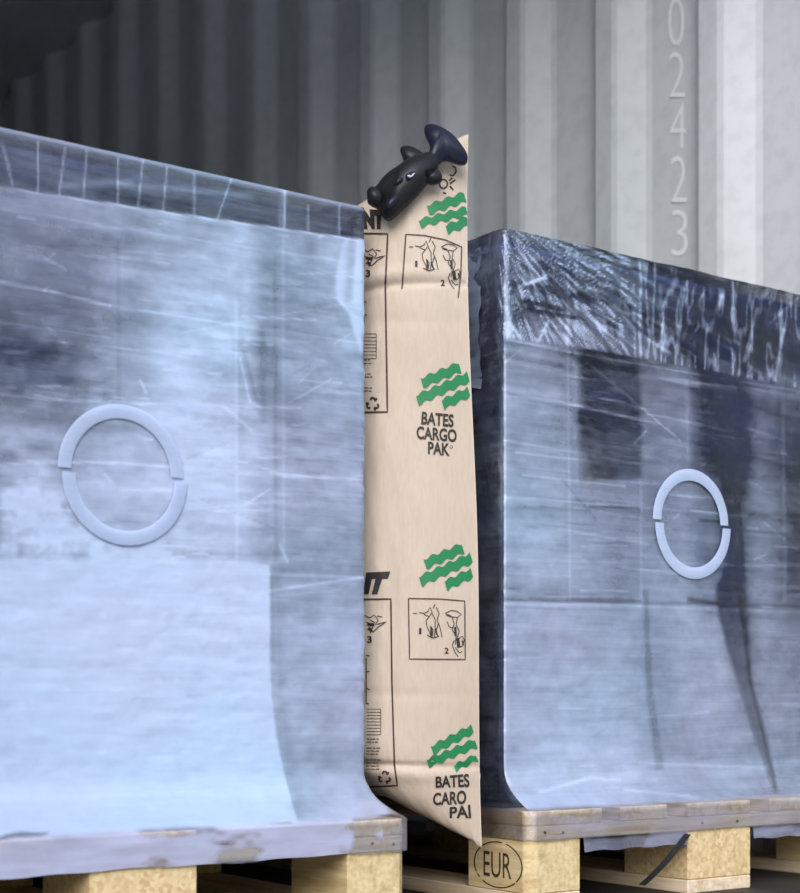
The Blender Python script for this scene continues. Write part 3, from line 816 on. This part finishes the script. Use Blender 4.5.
# lookup of the visible sheet: image column/row -> surface point
_A = np.linspace(0, .25, 260)
def hitv(P2, off=.0011):
    P2 = np.array(P2, float); px, py = P2[:, 0], P2[:, 1]
    z = .307+(700-py)/.69/1000
    n = len(px); idx = np.arange(n)
    AA = np.broadcast_to(_A, (n, len(_A)))
    for _ in range(3):
        X, Y = bag_surf(AA, np.broadcast_to(z[:, None], AA.shape), -1)
        ix, iy = project(X, Y, z[:, None])
        ix = np.minimum.accumulate(ix+0*AA, axis=1)      # image column falls away from the seam
        k = np.clip((ix > px[:, None]).sum(1), 1, len(_A)-1)
        i0, i1 = ix[idx, k-1], ix[idx, k]
        f = np.clip((i0-px)/np.maximum(i0-i1, 1e-6), 0, 1)
        a = _A[k-1]*(1-f)+_A[k]*f
        x, y = bag_surf(a, z, -1)
        zc = x*math.sin(TH)+(y-CAM[1])*math.cos(TH)
        z = CAM[2]+(HY-py)*zc/FOC
    x0, y0 = bag_surf(np.clip(a-.004, 0, .25), z, -1); x1, y1 = bag_surf(np.clip(a+.004, 0, .25), z, -1)
    tx, ty = x1-x0, y1-y0; l = np.hypot(tx, ty)+1e-9
    nx, ny = ty/l, -tx/l
    s = np.where(-nx*.58-ny*.81 < 0, -1, 1)
    return np.stack([x+nx*s*off, y+ny*s*off, z], -1)
def hit(px, py, off=.0011): return tuple(float(v) for v in hitv([(px, py)], off)[0])
def on_bag(name, P2, F, mat, label=None, off=.0011):
    o = mesh_obj(name, hitv(P2, off), F, mat, bag)
    if label: o['label'] = label
    return o
def refine(P, F, mx):              # split long edges so that a print follows the curved paper
    bm = bmesh.new(); vs = [bm.verts.new((x, y, 0)) for x, y in P]
    for f in F:
        try: bm.faces.new([vs[i] for i in f])
        except ValueError: pass
    for _ in range(6):
        es = [e for e in bm.edges if e.calc_length() > mx]
        if not es: break
        bmesh.ops.subdivide_edges(bm, edges=es, cuts=1)
        bmesh.ops.triangulate(bm, faces=[f for f in bm.faces if len(f.verts) > 4])
    bm.verts.index_update()
    P = [(v.co.x, v.co.y) for v in bm.verts]; F = [[v.index for v in f.verts] for f in bm.faces]; bm.free()
    return P, F
def strokes(lines, w, mx=5):
    """polylines drawn as ribbons of width w"""
    P, F = [], []
    for ln in lines:
        ww = w
        if isinstance(ln[0], (int, float)): ww, ln = ln[0], ln[1:]
        q = []
        for i in range(len(ln)-1):
            (x0, y0), (x1, y1) = ln[i], ln[i+1]; k = max(1, int(math.hypot(x1-x0, y1-y0)/mx))
            q += [(x0+(x1-x0)*s/k, y0+(y1-y0)*s/k) for s in range(k)]
        q.append(ln[-1])
        b = len(P)
        for i, (x, y) in enumerate(q):
            xa, ya = q[max(i-1, 0)]; xb, yb = q[min(i+1, len(q)-1)]
            d = math.hypot(xb-xa, yb-ya) or 1; nx, ny = -(yb-ya)/d*ww/2, (xb-xa)/d*ww/2
            P += [(x+nx, y+ny), (x-nx, y-ny)]
        for i in range(len(q)-1): F.append((b+2*i, b+2*i+1, b+2*i+3, b+2*i+2))
    return P, F
def bag_text(s, quad, mat, bold=.028, name='lettering', label=None):
    """quad: image corners bottom-left, bottom-right, top-left, top-right"""
    V, F = text_geo(s, bold)
    V, F = refine(V, F, .12)
    (ax, ay), (bx, by), (cx, cy), (dx, dy) = quad
    P = [((ax*(1-u)+bx*u)*(1-v)+(cx*(1-u)+dx*u)*v, (ay*(1-u)+by*u)*(1-v)+(cy*(1-u)+dy*u)*v) for u, v in V]
    return on_bag(name, P, F, mat, label)
def wave(pts0, pts1, th, ph=0, name='green_wave'):
    (x0, y0), (x1, y1) = pts0, pts1
    n = 40; P, F = [], []
    L = math.hypot(x1-x0, y1-y0)
    for i in range(n+1):
        t = i/n; x = x0+(x1-x0)*t; y = y0+(y1-y0)*t
        s = 1.5*math.sin(t*L/12.5*2*math.pi+ph)
        P += [(x-1.4, y+s-th*.58), (x+1.4, y+s+th*.58)]
        if i: F.append((2*i-2, 2*i-1, 2*i+1, 2*i))
    on_bag(name, P, F, ink_green)
def wave_set(dx, dy, k=1.0, tilt=0.0):
    for (a, b, c, d, th, ph) in ((422, 383, 460, 367, 8.2, 0), (417.5, 400, 468, 377, 8.4, 1), (443, 404.5, 468.5, 392, 8, 2)):
        wave((a+dx, b+dy+tilt*(a-440)), (min(c+dx, 475), d+dy+tilt*(c-440)), th*k, ph)
wave_set(0, 0)
wave_set(3, 181)
for a in (((428, 210), (465, 197), 8, 0), ((420, 223.5), (467, 211), 6.6, 1), ((447, 229.5), (468, 221), 7.5, 2)): wave(*a)
for a in (((432, 750), (472, 729), 7.0, 0), ((428, 763), (476, 743), 7, 1), ((455, 768), (477, 757), 5, 2)): wave(*a)
LB = 'dark letters BATES CARGO PAK below the green waves'
bag_text('BATES', ((421, 424.5), (453.5, 427.5), (422, 411.5), (453.5, 414.5)), ink_black)
bag_text('CARGO', ((416.5, 439), (456.5, 442.5), (416.5, 426), (456.5, 429.5)), ink_black)
bag_text('PAK', ((428, 454), (449.5, 456), (428, 441.5), (449.5, 443.5)), ink_black)
P, F = strokes([[(451+1.4*math.cos(a*.7), 447+1.4*math.sin(a*.7)) for a in range(10)]], .5); on_bag('registered_mark', P, F, ink_black)
bag_text('BATES', ((435.5, 788), (469.5, 787), (435.5, 776.5), (468.5, 773.5)), ink_black)
bag_text('CARO', ((433, 805.5), (466, 804), (433, 793), (466, 790)), ink_black)
bag_text('PAI', ((449.5, 818), (471, 818), (449.5, 807), (470, 804.5)), ink_black)
# heavy capitals cut off by the left load
bag_text('NT', ((364.5, 229), (384, 229.5), (361, 209), (385.5, 210)), ink_black, .09)
bag_text('IT', ((363.5, 594), (382, 594.5), (366.5, 572.5), (390.5, 571.5)), ink_black, .09)
# ruled frames
def frame(pts, w=1.5, closed=False):
    if closed: pts = pts+[pts[0]]
    P, F = strokes([pts], w); on_bag('printed_frame', P, F, ink_brown)
frame([(360, 233.5), (388, 234), (385.5, 285), (387.5, 412), (361, 412.5)], 1.7)
frame([(360, 599.5), (391, 599), (392, 680), (394.5, 765), (397.5, 785.5), (362, 787.5)], 1.6)
frame([(406, 234.5), (424, 235.5), (445, 240), (461.5, 247), (460.5, 275), (458, 298)], 1.1); frame([(406, 234), (402, 289)], 1.3)
frame([(408.5, 598.5), (440, 599), (464.5, 601), (465, 659.5), (409.5, 659)], 1.1, True)
# little instruction drawings: two hands and a nozzle
def pictos(x, y, sy=1.0):
    q = lambda *p: [(x+a, y+b*sy) for a, b in p]
    L = [q((10, 13), (15, 14), (19, 12), (21, 8), (23, 13), (20, 17), (15, 15)), q((20, 17), (17, 21), (18, 27), (21, 33), (22, 38)), q((23, 14), (26, 20), (26, 30), (25, 38)),
         q((27, 8), (30, 14), (28, 20), (31, 28), (33, 37)), q((21, 26), (24, 30), (23, 37)), q((29, 24), (27, 31), (29, 37)), q((18, 35), (24, 38), (30, 36)),
         q((8, 14), (4, 14)), q((24, 9), (26, 5)), q((36, 14), (42, 11), (48, 12), (52, 15), (48, 18), (41, 17), (37, 15)), q((43, 18), (45, 24), (43, 30), (47, 36), (46, 44)),
         q((48, 18), (47, 25), (50, 31), (48, 38), (51, 46)), q((50, 38), (53, 36), (55, 40), (53, 46), (49, 47)), q((45, 40), (43, 45), (46, 52), (49, 56)), q((46, 47), (50, 52), (53, 51)), q((38, 22), (40, 27), (44, 28))]
    L += [[1.8]+q((22, 27), (22.5, 36)), [1.6]+q((26, 29), (28, 35)), [2.2]+q((46, 27), (46.5, 36)), [3.2]+q((48.5, 38), (49.5, 47)), [1.6]+q((37, 15), (42, 17)), [1.3]+q((53, 40), (54, 45))]
    P, F = strokes(L, .8, 3); on_bag('instruction_drawing', P, F, ink_black)
    V, T = text_geo('1', .02); on_bag('step_number', [(x+10+a*2.4, y+34*sy-b*6) for a, b in V], T, ink_black)
    V, T = text_geo('2', .02); on_bag('step_number', [(x+35.5+a*4, y+53*sy-b*6) for a, b in V], T, ink_black)
pictos(405, 233, 1.0)
pictos(409, 599, 1.03)
def hand3(x, y):
    q = lambda *p: [(x+a, y+b) for a, b in p]
    L = [q((0, 2), (5, 5), (10, 2), (14, 7), (11, 12), (17, 10), (22, 9), (14, 14), (9, 19), (3, 16)), q((2, 9), (7, 12), (4, 16)), q((6, 7), (11, 10)), q((9, 13), (6, 20)), q((13, 3), (18, 4))]
    L += [[3]+q((3, 11), (10, 12)), [2.2]+q((5, 15), (8, 18))]
    P, F = strokes(L, .9, 3); on_bag('instruction_drawing', P, F, ink_black)
    V, T = text_geo('3', .03); on_bag('step_number', [(x+3+a*4.6, y+30-b*7) for a, b in V], T, ink_black)
hand3(363, 247); hand3(364.5, 613)
# small print: lines and a ruled table
def small_print(x, y, xr, rows, seed):
    rnd = random.Random(seed); L = []
    for r in rows: 
        xx = x
        while xx < xr-2:
            w = rnd.uniform(2, 5); L.append([(xx, y+r), (min(xx+w, xr), y+r)]); xx += w+1
    P, F = strokes(L, .8, 4); on_bag('small_print', P, F, ink_brown)
def table(x0, x1, y0, rows, st):
    L = [[(x0, y0+i*st), (x1, y0+i*st)] for i in range(rows)]+[[(x1, y0), (x1, y0+(rows-1)*st)]]
    P, F = strokes(L, .55, 4); on_bag('printed_table', P, F, ink_brown)
table(364, 376.5, 334, 8, 3.5); small_print(364.5, 360, 373, (0, 3.5, 14, 17, 28, 31), 4)
table(367, 381, 709, 9, 3.2); small_print(367, 739, 381, (0, 3, 9, 12, 15, 21, 24, 27, 30), 8)
P, F = strokes([[(363.5, 286), (364.5, 330)], [(364, 302), (367, 302)], [(364, 315), (367.5, 315)]], 1.0, 3)
on_bag('printed_scale', P, F, ink_brown)
P, F = strokes([[(366.5, 658), (366.5, 704)], [(367, 672), (370, 671)], [(367, 688), (370, 690)], [(366, 655), (370, 656)], [(366, 703), (369, 704)]], 1.0, 3)
on_bag('printed_scale', P, F, ink_brown)
def recycle(x, y, r, mat):
    L = []
    for k in range(3):
        a0 = -math.pi/2+k*2*math.pi/3
        c = lambda d, rr: (x+math.cos(a0+d)*rr, y+math.sin(a0+d)*rr)
        L.append([c(-.55, r*.72), c(-.18, r), c(.18, r), c(.62, r*.72)])
        L.append([c(.35, r*.62), c(.66, r*.78), c(.62, r*1.12)])
    P, F = strokes(L, 2.0, 3); on_bag('recycling_mark', P, F, mat)
recycle(373, 404, 6.2, ink_black); recycle(385, 777.5, 6.0, ink_brown)
# round print with strokes near the top corner
P, F = strokes([[(443.3+4*math.cos(a*math.pi/10), 184+4.4*math.sin(a*math.pi/10)) for a in range(21)], [(449.5, 184), (455, 180)], [(449.5, 186), (453, 190)], [(449, 181), (452, 178)], [(443, 193), (446, 193.6)],
                [(452, 166), (455.5, 168), (456, 172), (453, 176), (449.5, 175)]], 1.6, 3)
on_bag('printed_symbol', P, F, ink_black)

# ------------------------------------------------------------------ black inflator head clipped to the bag's top corner
def extrude_outline(name, outline, mat, parent, thick, lift=0.0, bev=.003, label=None):
    cxo = sum(p[0] for p in outline)/len(outline); cyo = sum(p[1] for p in outline)/len(outline)
    outline = [(cxo+(x-cxo)*1.04, cyo+(y-cyo)*1.04) for x, y in outline]
    """rounded solid whose outline lies in the plane of the bag's front corner"""
    n = Vector((-math.sin(TH), -math.cos(TH), 0))
    zc = base_mpp*FOC-(.012+lift+thick*.6)
    pts = []
    for (x, y) in outline:
        xc = (x-CX)*zc/FOC
        pts.append(Vector((xc*math.cos(TH)+zc*math.sin(TH), CAM[1]-xc*math.sin(TH)+zc*math.cos(TH), CAM[2]+(HY-y)*zc/FOC))-n*thick*.6)
    bm = bmesh.new()
    a = [bm.verts.new(p) for p in pts]
    f = bm.faces.new(a)
    r = bmesh.ops.extrude_face_region(bm, geom=[f])
    vs = [g for g in r['geom'] if isinstance(g, bmesh.types.BMVert)]
    bmesh.ops.translate(bm, verts=vs, vec=n*thick)
    bmesh.ops.recalc_face_normals(bm, faces=bm.faces)
    bmesh.ops.bevel(bm, geom=list(bm.edges), offset=min(bev, thick*.45), segments=3, affect='EDGES', clamp_overlap=True)
    o = bm_obj(name, bm, mat, parent, True)
    if label: o['label'] = label
    return o
def smooth_outline(pts, it=2):
    for _ in range(it):
        q = []
        for i in range(len(pts)):
            (x0, y0), (x1, y1) = pts[i], pts[(i+1) % len(pts)]
            q += [(x0*.75+x1*.25, y0*.75+y1*.25), (x0*.25+x1*.75, y0*.25+y1*.75)]
        pts = q
    return pts
b0 = Vector(hit(425, 185, 0)); base_mpp = ((b0.x)*math.sin(TH)+(b0.y-CAM[1])*math.cos(TH))/FOC
head = empty('inflator_head', (b0.x, b0.y, b0.z-.03), 'black winged plastic inflator head lying on the top corner of the kraft bag', 'inflator')
extrude_outline('body', smooth_outline([(368.5, 196), (376, 188.5), (386.5, 175), (398.5, 167.5), (406, 161.5), (421, 155.5), (430, 154), (436, 160), (437, 172), (425.5, 182.5), (415, 196), (404.5, 205), (391, 218.5), (385, 217), (380.5, 208), (374.5, 203.5), (368.5, 202)], 1), black_plastic, head, .020, -.004, .0045)
extrude_outline('fin', smooth_outline([(400, 150), (403, 146.5), (410.5, 146.8), (419.5, 151.2), (426, 157), (422, 168), (406, 168), (403, 156)]), black_plastic, head, .010, .000, .003)
extrude_outline('large_fin', smooth_outline([(424.3, 130), (427, 125.8), (434.5, 125.6), (445, 130.2), (454, 137), (461.5, 146.5), (467, 155.5), (466.5, 162), (461.5, 164.2), (454, 162), (445, 158.5), (439, 163), (432, 169), (424.5, 161), (430, 152.5), (430.7, 145), (427, 137.5)]), navy_plastic, head, .012, .002, .0035, 'dark blue glossy fin')
extrude_outline('grip_arm', smooth_outline([(423, 169), (437, 169), (443, 177), (440, 183), (427, 184)]), black_plastic, head, .012, .004, .003)
extrude_outline('knurled_end', smooth_outline([(366, 194), (371, 188), (377, 190), (382, 198), (379, 205), (371, 204)]), black_plastic, head, .026, -.005, .004)
extrude_outline('pressed_rib', smooth_outline([(386, 204), (390, 198), (396, 194), (399, 199), (393, 206), (388, 210)]), navy_plastic, head, .006, .014, .002)
extrude_outline('pressed_rib', smooth_outline([(393, 182), (402, 176), (404, 180), (395, 186)]), navy_plastic, head, .005, .014, .002)
extrude_outline('emblem', smooth_outline([(405, 176), (409, 173), (414, 171), (416, 174), (411, 179), (407, 181)]), navy_plastic, head, .004, .0145, .0015)
extrude_outline('emblem_mark', smooth_outline([(407, 175.5), (409, 174.6), (410.6, 176.2), (414, 172.6), (415, 173.6), (410.6, 178.2)], 1), white_mark, head, .001, .0186, .0003, 'small white mark')

# ------------------------------------------------------------------ black strap slung from the right pallet
def strap():
    pts, F = [], []
    n = 24
    for i in range(n+1):
        t = i/n
        y = -.008-.006*math.sin(t*3.1)
        x, z = on_y(687-46*t, 834+51*t+3*math.sin(t*3.1), y)
        w = .0055
        pts += [(x-w, y, z+.001), (x+w, y-.002, z-.001), (x+w, y-.0035, z-.001), (x-w, y-.0015, z+.001)]
        if i:
            a = 4*(i-1); b = 4*i
            for k in range(4): F.append((a+k, a+(k+1) % 4, b+(k+1) % 4, b+k))
    F += [(3, 2, 1, 0), (4*n, 4*n+1, 4*n+2, 4*n+3)]
    o = mesh_obj('hanging_strap', pts, F, strap_mat)
    tag(o, 'thin black strap end slanting down across the middle block of the right pallet', 'strap')
strap()
